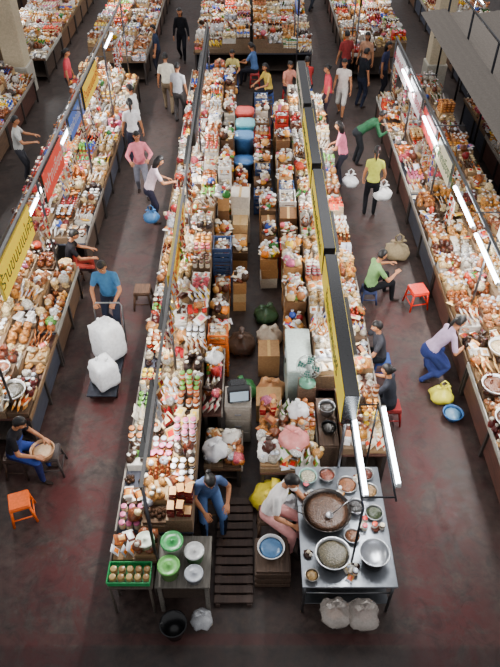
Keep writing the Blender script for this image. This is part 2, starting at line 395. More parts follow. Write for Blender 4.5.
def remesh(p,vox,smooth=3):
    mb=MB().add(p); o=mb.build('tmp',origin=(0,0,0))
    m=o.modifiers.new('r','REMESH'); m.mode='VOXEL'; m.voxel_size=vox
    s=o.modifiers.new('s','SMOOTH'); s.factor=.5; s.iterations=smooth
    dg=bpy.context.evaluated_depsgraph_get(); dg.update()
    me=bpy.data.meshes.new_from_object(o.evaluated_get(dg)); 
    old=o.data; bpy.data.objects.remove(o); bpy.data.meshes.remove(old); return me
def colorize(me,cols,matname):
    a=me.attributes.get('Col')
    if a: me.attributes.remove(a)
    a=me.attributes.new('Col','FLOAT_COLOR','FACE'); a.data.foreach_set('color',np.asarray(cols,dtype=float).ravel())
    me.polygons.foreach_set('use_smooth',np.ones(len(me.polygons),bool))
    me.materials.clear()
    for n in ([matname] if isinstance(matname,str) else matname): me.materials.append(MAT[n])
def handmesh(curl):
    ps=[tube([(0,-.02,0),(.0,.02,0),(0,.055,0),(0,.085,0)],[(.022,.017),(.032,.015),(.038,.014),(.036,.011)],12,side=(1,0,0),rnd=True)]
    for k,(x,l) in enumerate([(.029,.068),(.010,.078),(-.010,.072),(-.029,.056)]):
        pt=Vector((x,.082,0)); ang=curl*.35; pts=[Vector((x*.9,.06,0)),pt]
        for q in range(3):
            ang+=curl*(.3+.25*q); sl=l*(.45,.32,.23)[q]
            pt=pt+Vector((x*.06,math.cos(ang)*sl,-math.sin(ang)*sl)); pts.append(pt)
        ps.append(tube(pts,[.009,.0092,.0085,.0078,.0062],8,rnd=True,side=(1,0,0)))
    ps.append(tube([(.018,.015,-.004),(.044,.042,-.012),(.056,.068,-.022*(1+curl)),(.052,.092,-.03*(1+curl))],[.014,.0125,.010,.008],8,rnd=True,side=(0,0,1)))
    me=remesh(join(ps),.0035,2); colorize(me,np.tile(SK,(len(me.polygons),1)),'skin'); me.name='hand'; return me
HAND={c:handmesh(v) for c,v in (('relax',.45),('grip',1.25))}
def _mesh(p,cols,mats,n):
    o=MB().add(p,None,cols,mats).build(n,origin=(0,0,0)); me=o.data; bpy.data.objects.remove(o); return me
eyes=[]
for sx_ in (-1,1):
    eyes+= [ell((.03*sx_,.074,.012),(.013,.011,.008),10,6,3),ell((.03*sx_,.0825,.012),(.0055,.0045,.0055),8,5,4),ell((.076*sx_,-.006,-.002),(.011,.02,.032),8,6,0)]
HEAD=_mesh(join([headmesh()]+eyes),[SK,C(150,72,66),C(30,22,20),C(235,232,226),C(20,14,12)],['skin'],'head')
HAIR={k:_mesh(hairmesh(k),[C(22,18,18)],['hair'],'hair') for k in('short','long','bun','tail')}
def ik(a,t,l1,l2,pole):
    d=t-a; dist=max(.1,min(d.length,(l1+l2)*.995)); u=d.normalized()
    x=(l1*l1-l2*l2+dist*dist)/(2*dist); h=math.sqrt(max(l1*l1-x*x,0))
    p=pole-u*pole.dot(u); p.normalize(); return a+u*x+p*h,a+u*dist
def person(name,loc,head=0,h=1.64,pz=None,lean=4,side=0,feet=None,hands=None,hair='short',shirt=(200,200,200),pants=(40,40,48),
           sleeve=.6,skirt=0,apron=None,tilt=8,yaw=0,grip='relax',shoe=(50,40,36),vox=.019,female=False,shorts=False):
    s=h/1.7; V3=Vector
    pz=(pz if pz is not None else .92*s)
    pel=V3((0,0,pz)); La=D2(lean); Sa=D2(side)
    d=V3((math.sin(Sa),math.sin(La)*math.cos(Sa),math.cos(La)*math.cos(Sa))).normalized()
    right=V3((1,0,0)); right=(right-d*right.dot(d)).normalized(); fwd=d.cross(right)*-1
    if fwd.dot(V3((0,1,0)))<0 and lean<80: fwd=-fwd
    w=.88 if female else 1.0
    at=lambda k,f=0:pel+d*(k*s)+fwd*(f*s)
    nb=at(.52,.012*lean/10*.3)
    sh=[nb-d*.055*s-right*.165*s*w,nb-d*.055*s+right*.165*s*w]
    hip=[pel-right*.085*s-d*.03,pel+right*.085*s-d*.03]
    feet=feet or [(-.1,0,0),(.1,.03,0)]
    hands=hands or [(-.26,.1,pz-.08),(.26,.06,pz-.1)]
    prim=[];seg=[]
    def T(pts,rad,label,side_=None,rnd=True,seg_=12):
        pts=[V3(p) for p in pts]; prim.append(tube(pts,rad,seg_,side=side_,rnd=rnd))
        for i in range(len(pts)-1):
            r0=rad[i] if not isinstance(rad[i],tuple) else (rad[i][0]+rad[i][1])/2; r1=rad[i+1] if not isinstance(rad[i+1],tuple) else (rad[i+1][0]+rad[i+1][1])/2
            seg.append((pts[i],pts[i+1],r0,r1,label))
    T([at(-.07),at(.04)],[(.15*s,.115*s),(.158*s,.118*s)],'pants',right)
    T([at(.04),at(.16),at(.3),at(.42),at(.485)],[(.162*s,.122*s),(.142*s*w,.108*s),(.16*s*w,.118*s),(.165*s*w,.1*s),(.1*s,.075*s)],'shirt',right)
    T([sh[0]+right*.02,nb-d*.04*s,sh[1]-right*.02],[.055*s,.07*s,.055*s],'shirt')
    hl=La*.55+D2(tilt); hy=D2(yaw)
    hd=V3((math.sin(Sa)*.5,math.sin(hl),math.cos(hl))).normalized()
    hc=nb+d*.035*s+hd*.155*s+V3((0,.015,0))
    T([nb-d*.03*s,nb+d*.03*s,hc-hd*.05*s],[.055*s,.05*s,.048*s],'skin')
    ends=[];els=[]
    for i in (0,1):
        sg=-1 if i==0 else 1
        el,wr=ik(sh[i],V3(hands[i])*1.0,.285*s,.25*s,V3((sg*.6,-.7,-.5)))
        f=sleeve
        m=sh[i].lerp(el,min(1,f))
        T([sh[i],m],[.058*s,.052*s],'shirt')
        if f<1: T([m,el],[.043*s,.038*s],'skin'); T([el,el.lerp(wr,.4),wr],[.038*s,.037*s,.026*s],'skin')
        else:
            T([el,el.lerp(wr,.9)],[.047*s,.037*s],'shirt'); T([el.lerp(wr,.85),wr],[.027*s,.025*s],'skin')
        ends.append(wr);els.append(el)
        fz=V3(feet[i]); an=fz+V3((0,-.02,.075*s))
        kn,an=ik(hip[i],an,.43*s,.42*s,V3((sg*.15,1,.35)))
        if shorts:
            T([hip[i],kn],[.092*s,.075*s],'pants'); T([kn,kn.lerp(an,.35),an],[.052*s,.055*s,.036*s],'skin')
        else:
            T([hip[i],kn],[.09*s,.066*s],'pants'); T([kn,kn.lerp(an,.35),an],[.064*s,.06*s,.046*s],'pants')
        fd=V3((sg*.15,1,0)).normalized()
        T([an+V3((0,0,-.035*s)),V3((an.x,an.y,an.z-.05*s))+fd*.08*s,V3((an.x,an.y,an.z-.058*s))+fd*.16*s],[(.034*s,.034*s),(.04*s,.026*s),(.036*s,.018*s)],'shoe',V3((1,0,0)))
        if i==0: kn0=kn
        else: kn1=kn
    if skirt:
        mk=(kn0+kn1)/2; lo=mk.lerp(V3((mk.x,(feet[0][1]+feet[1][1])/2,.1)),skirt)
        wd=abs(kn0.x-kn1.x)/2+.09
        T([pel,mk,lo],[(.165*s,.125*s),(wd+.01,.1*s),(wd+.02,.11*s)],'pants',V3((1,0,0)))
    me=remesh(join(prim),vox,3)
    n=len(me.polygons); fc=np.zeros(n*3); me.polygons.foreach_get('center',fc); fc=fc.reshape(-1,3)
    nm=np.zeros(n*3); me.polygons.foreach_get('normal',nm); nm=nm.reshape(-1,3)
    best=np.full(n,9.);lab=np.zeros(n,int); names=['shirt','pants','skin','shoe']
    for a,b,r0,r1,l in seg:
        A=np.array(a);B=np.array(b);ab=B-A;t=np.clip(((fc-A)@ab)/max(1e-9,ab@ab),0,1)
        ds=np.linalg.norm(fc-A-t[:,None]*ab,axis=1)-(r0+(r1-r0)*t)
        u=ds<best; best[u]=ds[u]; lab[u]=names.index(l)
    pal=np.array([C(shirt),C(pants),SK,C(shoe)]); cols=pal[lab]
    if apron is not None:
        q=((fc-np.array(pel))@np.array(fwd)); tt=((fc-np.array(pel))@np.array(d)); xx=np.abs((fc-np.array(pel))@np.array(right))
        msk=(q>.03)&(tt<.38*s)&(xx<.13*s)&((lab==0)|(lab==1)); cols[msk]=C(apron)
        msk=(lab==1)&(nm[:,2]>.3)&(fc[:,1]>0); cols[msk]=C(apron)
    colorize(me,cols,['cloth','skin']); me.polygons.foreach_set('material_index',(lab==2).astype(np.int32)); me.name=name
    o=bpy.data.objects.new(name,me); bpy.context.scene.collection.objects.link(o)
    o.location=loc; o.rotation_euler=(0,0,D2(head))
    def child(nm_,me_,M):
        c=bpy.data.objects.new(nm_,me_); bpy.context.scene.collection.objects.link(c); c.parent=o; c.matrix_local=M
    zz=hd; xx=Vector((math.cos(hy),math.sin(hy),0)); xx=(xx-zz*xx.dot(zz)).normalized(); yy=zz.cross(xx)
    Rm=Matrix((xx,yy,zz)).transposed().to_4x4(); M=Matrix.Translation(hc)@Rm@Matrix.Scale(s*1.0,4)
    child('head',HEAD,M); child('hair',HAIR[hair],M)
    for i in (0,1):
        sg=-1 if i==0 else 1; Y=(ends[i]-els[i]).normalized()
        zr=V3((sg,0,0)) if abs(Y.z)>.75 else V3((sg*.3,0,1))
        Z=(zr-Y*zr.dot(Y)).normalized(); X=Y.cross(Z)
        Rm=Matrix((X,Y,Z)).transposed().to_4x4()
        child('hand_'+('left','right')[i],HAND[grip],Matrix.Translation(ends[i])@Rm@Matrix.Diagonal((1 if i==0 else -1,1,1,1))@Matrix.Scale(s,4))
    return o
walk=dict(feet=[(-.09,.2,0),(.09,-.2,0)],pz=.85)
seat=lambda z=.45:dict(pz=z+.1,feet=[(-.14,.42,0),(.14,.45,0)],hands=[(-.16,.42,.72),(.16,.42,.7)],lean=10)
# foreground
person('seated_vendor_woman',(-.58,5.02,0),head=-165,pz=.62,h=1.62,lean=20,feet=[(-.12,.4,0),(.14,.4,0)],hands=[(-.2,.36,.74),(.12,.4,.7)],hair='bun',shirt=(80,100,140),apron=(84,112,160),pants=(28,32,44),sleeve=.55,tilt=25,female=True,vox=.014)
person('seated_vendor_man',(.26,4.72,0),head=-118,pz=.62,h=1.7,lean=16,side=-10,feet=[(-.13,.42,0),(.13,.4,0)],hands=[(-.2,.45,.82),(.15,.42,.74)],shirt=(240,234,230),pants=(226,160,156),sleeve=.7,tilt=20,vox=.014)
# left aisle
person('man_pushing_trolley',(-2.5,8.95,0),head=180,h=1.72,feet=[(-.1,.18,0),(.1,-.16,0)],pz=.87,lean=12,hands=[(-.17,.42,.98),(.17,.42,.98)],grip='grip',shirt=(66,116,160),pants=(40,44,60),tilt=14,vox=.015)
person('shopper_woman',(-2.55,13.7,0),head=190,shirt=(236,136,150),pants=(120,120,132),hair='short',sleeve=1,hands=[(-.2,.3,1.05),(.2,.3,1.02)],female=True,**walk)
person('shopper_woman',(-2.2,12.5,0),head=-70,h=1.6,lean=22,shirt=(232,206,216),pants=(46,44,60),hair='long',hands=[(-.15,.45,.95),(.15,.5,1.0)],tilt=20,female=True)
person('shopper_woman',(-2.9,15.2,0),head=10,shirt=(230,228,230),pants=(60,60,76),hair='tail',female=True)
person('shopper_man',(-2.95,16.1,0),head=75,shirt=(236,234,230),pants=(36,36,44),hands=[(-.2,.35,1.1),(.2,.4,1.0)])
person('shopper_man',(-2.35,18.3,0),head=5,shirt=(214,208,190),pants=(120,104,84),**walk)
person('shopper_man',(-1.98,17.6,0),head=-20,h=1.6,shirt=(170,170,176),pants=(70,66,66))
person('shopper_woman',(-2.25,22.3,0),head=175,h=1.7,shirt=(26,26,30),pants=(22,22,28),sleeve=1,hair='long',female=True,**walk)
person('shopper_man',(-2.9,20.9,0),head=100,h=1.55,shirt=(50,58,80),pants=(40,40,50))
person('seated_vendor_woman',(-3.5,10.22,0),head=-75,h=1.58,shirt=(36,34,38),pants=(60,40,44),apron=(160,60,50),hair='short',female=True,tilt=22,**seat(.45))
person('seated_vendor_woman',(-3.42,5.75,0),head=-98,h=1.6,pz=.56,lean=16,feet=[(-.14,.38,0),(.14,.4,0)],hands=[(-.17,.4,.66),(.17,.42,.66)],shirt=(34,32,36),apron=(52,70,140),pants=(40,44,90),hair='short',female=True,tilt=24,vox=.014)
person('standing_vendor_man',(-5.5,14.3,0),head=-80,shirt=(190,190,186),pants=(60,60,66),hands=[(-.2,.4,1.1),(.2,.4,1.1)])
person('standing_vendor_woman',(-5.2,18.6,0),head=-90,shirt=(200,70,80),pants=(60,60,66),hair='tail',female=True)
# right aisle
person('shopper_woman',(2.72,12.8,0),head=-10,h=1.62,shirt=(190,196,80),pants=(24,24,28),hair='tail',sleeve=.4,hands=[(-.22,.12,.8),(.24,.16,.86)],grip='grip',female=True)
person('shopper_woman',(2.2,14.1,0),head=70,h=1.6,shirt=(236,130,160),pants=(50,50,60),hair='long',lean=12,hands=[(-.2,.35,1.0),(.2,.35,.95)],female=True)
person('shopper_man',(2.7,15.2,0),head=-85,lean=58,pz=.88,shirt=(46,90,62),pants=(40,42,46),hands=[(-.2,.62,.95),(.22,.66,.95)],sleeve=1,tilt=-5)
person('seated_vendor_man',(2.3,9.75,0),head=-75,h=1.62,shirt=(120,160,100),pants=(24,24,28),tilt=12,**seat(.3))
person('crouching_woman',(3.0,7.75,0),head=-78,h=1.62,pz=.62,lean=40,feet=[(-.15,.12,0),(.16,-.1,0)],hands=[(-.2,.6,.8),(.2,.5,.78)],shirt=(174,150,178),pants=(44,54,104),skirt=.6,hair='tail',sleeve=.8,female=True,tilt=0,vox=.015)
person('seated_vendor_woman',(2.2,6.75,0),head=60,h=1.56,shirt=(50,52,60),pants=(30,30,36),hair='bun',female=True,**seat(.35))
person('seated_vendor_man',(2.2,7.8,0),head=95,h=1.58,shirt=(60,60,66),pants=(30,34,40),**seat(.35))
person('shopper_man',(2.6,18.0,0),head=160,shirt=(226,214,206),pants=(200,196,190),sleeve=.3,shorts=True,**walk)
person('shopper_woman',(2.15,17.6,0),head=100,h=1.58,shirt=(206,70,84),pants=(70,60,70),hair='bun',female=True)
person('shopper_man',(3.2,18.6,0),head=-60,shirt=(30,32,38),pants=(36,40,56))
person('shopper_woman',(3.9,19.2,0),head=-120,shirt=(60,62,90),pants=(40,40,48),hair='long',female=True)
person('shopper_man',(2.9,20.0,0),head=20,shirt=(150,60,60),pants=(50,50,60))
person('shopper_woman',(3.5,20.0,0),head=150,shirt=(200,150,120),pants=(50,50,60),hair='long',female=True)
person('shopper_man',(2.4,27.6,0),head=-40,shirt=(60,60,66),pants=(30,32,40),**walk)
for (x,y,c,hd,hr) in [(-.5,19.7,(214,196,120),170,'short'),(.15,20.1,(90,120,170),60,'tail'),(.55,18.6,(220,190,90),120,'long'),(1.1,18.8,(226,150,130),-160,'bun'),(1.7,18.9,(190,60,60),20,'short')]:
    person('seated_vendor_woman',(x,y,0),head=hd,h=1.58,shirt=c,hair=hr,female=True,vox=.022,**seat(.45))
# ------------------------------------------------------------------ furniture
def stool(x,y,col,h=.45,rot=0,w=.3,name='plastic_stool',mt='plastic'):
    p=[boxp(w*.86,w*.86,.025,.01).tf(TM((0,0,h-.025))),boxp(w*.9,w*.9,.05,.01).tf(TM((0,0,h-.075)))]
    for sx in(-1,1):
        for sy in(-1,1): p.append(tube([(sx*w*.38,sy*w*.38,h-.06),(sx*w*.5,sy*w*.5,0)],[.022,.018],6))
    for a,b in(((-1,-1),(1,-1)),((1,-1),(1,1)),((1,1),(-1,1)),((-1,1),(-1,-1))):
        p.append(tube([(a[0]*w*.46,a[1]*w*.46,h*.35),(b[0]*w*.46,b[1]*w*.46,h*.35)],[.012,.012],6))
    one(name,join(p),[C(col)],mt,TM((x,y,0),(0,0,rot)))
stool(3.2,9.6,(226,46,24),.42,12,.36); stool(-3.2,5.0,(244,104,26),.4,20,.32)
stool(-2.96,5.8,(60,50,48),.42,5,.34,'wooden_stool','wood'); stool(-2.05,9.6,(96,66,46),.42,0,.34,'wooden_stool','wood')
stool(-3.5,10.22,(90,60,44),.45,0,.3,'wooden_stool','wood'); stool(2.3,9.75,(60,70,110),.32,0,.3); stool(2.25,6.75,(150,40,40),.37,0,.3); stool(2.25,7.8,(50,80,150),.37,0,.3)
stool(-3.45,5.75,(70,50,40),.45,0,.32,'wooden_stool','wood')
stool(.26,4.72,(90,66,48),.5,0,.32,'wooden_stool','wood'); stool(-.58,5.04,(120,90,60),.5,0,.3,'wooden_stool','wood')
for (x,y) in [(-.5,19.7),(.15,20.1),(.55,18.6),(1.1,18.8),(1.7,18.9)]: stool(x,y,R.choice([(60,90,160),(190,50,50)]),.45)
def basin(name,x,y,z,r,h,col,content=None,m='metal',cm='food',lump=.03):
    p=[lathe([(r*.7,0),(r*.95,h*.7),(r,h),(r*1.05,h),(r*1.05,h+.006),(r*.97,h+.004),(r*.9,h*.7)],24,[0]*6,capt=False)]
    if content: p.append(lathe([(r*.9,h*.68),(r*.7,h*.68+lump*.6),(r*.35,h*.68+lump),(.004,h*.68+lump*1.1)],24,[1]*3,wob=.03))
    else: p.append(lathe([(r*.9,h*.7),(r*.72,.02),(.01,.015)],24,[0]*2,capb=False))
    one(name,join(p),[C(col),C(content or col)],[m,cm],TM((x,y,z)))
def ktable():
    mb=MB(); st=C(140,144,150)
    mb.add(box6(.62,1.76,3.58,5.3,.72,.75,.006),None,st,'metal')
    for x in(.66,1.72):
        for y in(3.63,4.4,5.25): mb.add(tube([(x,y,0),(x,y,.72)],[.02,.02],8),None,C(110,112,116),'metal')
    mb.add(box6(.66,1.72,3.62,5.25,.22,.24),None,C(90,92,96),'metal')
    for y in (3.63,5.25): mb.add(tube([(.66,y,.5),(1.72,y,.5)],[.012,.012],6),None,C(110,112,116),'metal')
    for (x,y,r) in [(.97,4.5,.2),(1.0,3.92,.15),(1.5,3.92,.14)]:
        mb.add(lathe([(r,0),(r,.07),(r*.9,.075),(r*.85,.02)],16,[0]*3,capt=False),TM((x,y,.751)),C(50,48,46),'metal')
    mb.build('stainless_cooking_table')
ktable()
def wok():
    p=[lathe([(.08,0),(.19,.04),(.28,.11),(.31,.15),(.32,.152),(.305,.14),(.27,.1)],28,[0]*6,capt=False),
       lathe([(.285,.115),(.2,.118),(.1,.12),(.01,.122)],28,[1]*3,wob=.01)]
    for sx in(-1,1): p.append(tube([(sx*.3,-.06,.15),(sx*.37,-.04,.17),(sx*.37,.04,.17),(sx*.3,.06,.15)],[.01]*4,6,slot=0))
    one('large_wok',join(p),[C(60,56,54),C(92,62,42)],['metal','food'],TM((.97,4.5,.8)))
    one('cooking_ladle',join([lathe([(.01,0),(.04,.01),(.05,.03),(.045,.028),(.01,.012)],12,[0]*4).tf(TM((1.0,4.42,.93))),tube([(1.04,4.44,.96),(1.3,4.6,1.08)],[.007,.009],6)]),[C(130,130,132)],'metal')
wok()
basin('tray_of_fried_fish',1.0,3.92,.83,.21,.1,(200,202,204),(110,100,76)); basin('metal_pot',1.5,3.92,.83,.18,.12,(190,192,196),None)
basin('metal_bowl',1.37,4.62,.752,.11,.1,(200,200,205),(60,56,54)); basin('metal_bowl',.74,3.7,.752,.08,.07,(180,176,170),(190,150,90)); basin('metal_bowl',1.28,4.22,.752,.1,.06,(190,192,196),(130,80,46))
basin('plastic_basin',.27,4.22,.42,.17,.12,(225,225,225),(70,110,150),'plastic','plastic'); 
one('wooden_crate',join([box6(.08,.5,3.95,4.42,.02,.4)]+[box6(.06,.52,3.93,4.44,z,z+.07) for z in(.03,.16,.29)]),[C(80,60,46)],'wood')
basin('food_tray',1.3,4.98,.752,.13,.05,(170,170,170),(150,90,50)); basin('food_tray',1.6,4.55,.752,.11,.06,(170,170,170),(60,70,40)); basin('food_tray',1.58,4.88,.752,.11,.06,(170,170,170),(170,130,80)); basin('food_tray',1.57,5.15,.752,.1,.05,(180,180,180),(110,50,34))
basin('food_tray',.78,5.1,.752,.12,.08,(140,180,170),(210,200,170),'plastic'); basin('food_tray',1.04,5.12,.752,.11,.08,(160,160,160),(140,70,50))
g=MB()
for _ in range(26):
    x,y=R.choice([(1.15,4.85),(1.4,4.4),(1.62,4.3),(.76,4.9),(1.45,5.1),(1.25,3.75),(.72,4.05)]); g.add(R.choice([CUP,JAR,PACK,PACK]+FLATB),TM((x+R.uniform(-.07,.07),y+R.uniform(-.08,.08),.752),(0,0,R.uniform(0,360)),R.uniform(.6,.9)),[ch(WH,TAN,DK),ch(WH,RED),ch(WH)])
g.build('cooking_ingredients')
def bucket(x,y,z,r,h,col,lid,name='plastic_bucket_with_lid'):
    p=lathe([(r*.85,0),(r,h*.95),(r*1.04,h*.96),(r*1.06,h),(r*.95,h+.012),(r*.9,h+.006),(r*.2,h+.008),(r*.15,h+.03),(.01,h+.032)],24,[0,0,1,1,1,1,1,1])
    one(name,p,[C(col),C(lid)],'plastic',TM((x,y,z)))
def platform(x0,x1,y0,y1,z0,z1,col,name='wooden_display_box'): one(name,join([box6(x0,x1,y0,y1,z0,z1),box6(x0+.02,x1-.02,y0-.012,y0+.01,z0+.04,z1-.04)]),[C(col)],'wood')
platform(-1.1,-.5,3.66,4.28,.3,.66,(60,46,36))
one('wooden_table_frame',join([box6(-1.14,-.48,3.6,4.28,.67,.7)]+[box6(x,x+.05,y,y+.05,0,.67) for x in(-1.12,-.55) for y in(3.62,4.2)]),[C(110,104,96)],'wood')
for a in [(-.95,4.06,.705,.135,.26,(236,234,226),(50,150,76)),(-.97,3.78,.705,.13,.2,(120,170,90),(110,184,90)),(-.68,3.98,.705,.12,.17,(120,180,120),(204,204,202)),(-.67,3.72,.705,.11,.12,(150,155,160),(180,184,190))]: bucket(*a)
bucket(-1.27,4.05,.92,.11,.1,(210,220,190),(226,236,214))
def basket(x,y,z,w,l,h,col,name='plastic_basket'):
    p=[box6(-w/2,w/2,-l/2,l/2,0,.012)]
    for i in range(4): 
        zz=.02+i*(h-.02)/4
        for a in(-1,1): p.append(box6(-w/2,w/2,a*l/2-.006,a*l/2+.006,zz,zz+.018,.002)); p.append(box6(a*w/2-.006,a*w/2+.006,-l/2,l/2,zz,zz+.018,.002))
    p.append(box6(-w/2-.01,w/2+.01,-l/2-.012,-l/2+.004,h-.02,h));p.append(box6(-w/2-.01,w/2+.01,l/2-.004,l/2+.012,h-.02,h));p.append(box6(-w/2-.012,-w/2+.004,-l/2,l/2,h-.02,h));p.append(box6(w/2-.004,w/2+.012,-l/2,l/2,h-.02,h))
    mb=MB().add(join(p),TM((x,y,z)),C(col))
    for i in range(int(w/.1)):
        for j in range(int(l/.1)): mb.add(JAR,TM((x-w/2+.06+i*.1,y-l/2+.06+j*.1,z+.015),(0,0,0),1),[C(190,150,90),C(R.choice([(190,160,100),(150,116,70)])),C(210,200,160)])
    mb.build(name)
basket(-1.44,3.73,.73,.5,.26,.1,(30,150,80)); 
one('basket_shelf',join([box6(-1.7,-1.16,3.58,3.87,.69,.725)]+[tube([(x,3.61,0),(x,3.61,.69)],[.018]*2,6) for x in(-1.68,-1.2)]+[tube([(x,3.84,0),(x,3.84,.69)],[.018]*2,6) for x in(-1.68,-1.2)]),[C(90,80,70)],'wood')
one('black_bucket',join([lathe([(.11,0),(.16,.26),(.17,.27),(.155,.27),(.11,.03),(.01,.02)],24,[0]*5),tube([(-.165,0,.26),(-.13,.08,.31),(0,.13,.34),(.13,.08,.31),(.165,0,.26)],[.006]*5,6)]),[C(26,26,28)],'plastic',TM((-.93,3.36,0)))
_bn=[0]
def bag(x,y,z,s,col=(225,225,230),m='clearbag',hand=True,name='plastic_bag',rz=0,content=None):
    _bn[0]+=1; sd=_bn[0]*1.37
    b=crump(lathe([(.06,0),(.12,.008),(.15,.035),(.162,.075),(.15,.115),(.118,.15),(.08,.172),(.045,.19),(.022,.205),(.016,.215)],28,[0]*9,sq=.12),.075,26,sd)
    p=[b]
    for sx in(-1,1):   # knotted ears of the bag
        p.append(tube([(0,0,.205),(sx*.03,.008,.235),(sx*.065,.012*sx,.25),(sx*.1,.02,.235)],[(.012,.012),(.028,.008),(.036,.006),(.02,.004)],8,side=(0,1,0)))
    if hand:
        p.append(tube([(-.03,0,.21),(-.05,.0,.31),(0,.01,.35),(.05,0,.31),(.03,0,.21)],[(.014,.004)]*5,6))
    mb=MB().add(join(p),TM((x,y,z),(0,0,rz),s),C(col),m)
    if content:
        for k in range(7): mb.add(ell((.05*math.cos(k*.9),.05*math.sin(k*.9),.05+.012*k),(.05,.04,.035),8,6),TM((x,y,z),(0,0,rz),s),jit(C(content),.3),'food')
    mb.build(name)
bag(-.6,3.5,0,.85,(230,232,236),content=(220,220,220)); bag(1.03,3.46,.25,1.15,(225,215,205),content=(190,120,70)); bag(1.38,3.45,.22,1.2,(225,215,205),content=(150,90,70))
bag(2.98,12.85,.42,1.3,(240,240,240),'softbag'); bag(2.35,13.6,.3,1.2,(235,235,238),'softbag'); 
bag(3.18,7.2,0,1.2,(236,226,70),'softbag'); basin('plastic_basin',3.28,6.8,0,.16,.12,(60,110,170),(90,130,160),'plastic','plastic')
bag(3.1,11.2,0,1.6,(140,124,96),'matte',name='woven_bag'); bag(-2.15,12.1,.3,1.1,(60,110,160),'softbag')
def trolley():
    mb=MB(); c=C(60,62,70)
    x,y=-2.44,7.95
    mb.add(box6(x-.25,x+.25,y-.85,y+.42,.14,.17,.01),None,c,'metal')
    for sx in(-1,1):
        for yy in(-.7,.3): mb.add(lathe([(.02,-.015),(.065,-.015),(.065,.015),(.02,.015)],14,[0]*3),TM((x+sx*.22,y+yy,.066),(0,90,0)),C(30,30,32),'plastic'); mb.add(box6(x+sx*.22-.02,x+sx*.22+.02,y+yy-.03,y+yy+.03,.08,.14),None,c,'metal')
    mb.add(tube([(x-.24,y+.4,.16),(x-.24,y+.52,.95),(x-.2,y+.54,1.0),(x+.2,y+.54,1.0),(x+.24,y+.52,.95),(x+.24,y+.4,.16)],[.014]*6,8),None,C(150,152,156),'metal')
    mb.build('hand_trolley')
    for (xx,yy,z,sz,rz,sd) in [(x,8.07,.171,(.26,.25,.78),38,1),(x+.03,7.42,.171,(.23,.23,.52),30,4)]:
        prof=[(.8,0),(.96,.04),(1,.15),(1,.3),(.98,.45),(.99,.6),(.96,.75),(.9,.87),(.74,.94),(.45,.98),(.15,1.0)]
        p=crump(lathe(prof,40,[0]*10,sq=-.3),.035,7,sd)
        ties=[tube([(sx*.3,-.1,.95),(sx*.36,-.05,1.08),(sx*.36,.08,1.08),(sx*.3,.12,.95)],[(.09,.02)]*4,6) for sx in(-1,1)]
        one('white_plastic_sack',join([p]+ties),[C(250,250,252)],'softbag',TM((xx,yy,z),(0,0,rz-36),sz))
trolley()
basin('round_basket',-3.0,5.72,.425,.17,.16,(206,160,120),(225,190,150),'plastic','plastic')
platform(-4.3,-3.75,4.5,5.9,0,.72,(80,60,46)); 
for q in [(-4.0,4.75),(-3.95,5.2),(-4.05,5.6)]: basin('food_tray',q[0],q[1],.722,.19,.07,(220,222,225),R.choice(TAN))
one('slatted_wooden_walkway',join([box6(-.46,.04,3.7+i*.13,3.7+i*.13+.1,.06,.085) for i in range(12)]+[box6(-.44,-.38,3.68,5.25,0,.06),box6(-.04,.02,3.68,5.25,0,.06)]),[C(66,48,40)],'wood')
# ------------------------------------------------------------------ clutter in centre
def carton(x,y,z,w,l,h,col=(176,136,92),rot=0):
    p=join([boxp(w,l,h,.004),boxp(w*.14,l*1.002,.002,0).tf(TM((0,0,h+.0005))),box6(-w*.5-.001,-w*.5+.001,-.02,.02,h*.6,h)],[0,1,1])
    one('cardboard_carton',p,[C(col),C(195,160,104)],'matte',TM((x,y,z),(0,0,rot)))
def crate(x,y,z,w,l,h,col):
    t=.02;p=[box6(-w/2,w/2,-l/2,l/2,0,.015)]
    for a in(-1,1):
        for k in range(3):
            z0=.02+k*h/3; p.append(box6(-w/2,w/2,a*l/2-t/2,a*l/2+t/2,z0,z0+h/3-.025,.003)); p.append(box6(a*w/2-t/2,a*w/2+t/2,-l/2,l/2,z0,z0+h/3-.025,.003))
        for b in(-1,1): p.append(box6(a*w/2-.02,a*w/2+.02,b*l/2-.02,b*l/2+.02,0,h,.004))
    mb=MB().add(join(p),TM((x,y,z)),C(col))
    for i in range(3):
        for j in range(3): mb.add(R.choice(POUCH),TM((x+(i-1)*w*.28,y+(j-1)*l*.28,z+.02+h*.35),(R.uniform(-20,20),0,R.uniform(0,360)),1.1),[ch(TAN,WH),ch(RED),ch(WH)],['food','plastic','plastic'])
    mb.build('plastic_crate')
CB=[(176,128,80),(190,144,94),(150,108,68),(200,166,120),(206,196,180),(120,86,58),(96,72,52)]
def strip(x0,x1,y0,y1,dens=.85,maxz=1.1):
    y=y0
    while y<y1-.3:
        l=R.uniform(.28,.5); 
        if R.random()<dens:
            w=(x1-x0)*R.uniform(.75,1); z=0; top=R.uniform(.35,maxz)
            cr=R.random()<.2; cc=R.choice([(60,80,120),(190,50,40),(210,206,200),(120,90,60),(220,110,40)])
            while z<top:
                h=R.uniform(.18,.32)
                if cr: crate((x0+x1)/2,y+l/2,z,w,l-.03,h,cc)
                else: carton((x0+x1)/2+R.uniform(-.01,.01),y+l/2,z,w,l-.04,h,R.choice(CB),R.uniform(-3,3))
                z+=h+.004
            if not cr and R.random()<.92:
                g=MB()
                for _ in range(R.randint(9,18)):
                    pr=R.choice(POUCH+FLATB+[PACK,PACK,JAR,CUP])
                    g.add(pr,TM(((x0+x1)/2+R.uniform(-.4,.4)*w,y+l*R.uniform(.15,.85),z+R.uniform(0,.05)),(R.uniform(-16,16),R.uniform(-16,16),R.uniform(0,360)),R.uniform(.9,1.4)),[ch(WH,TAN,MIX,DK,TAN),ch(RED,WH),ch(WH)],'plastic')
                g.build('loose_goods_pile')
        y+=l
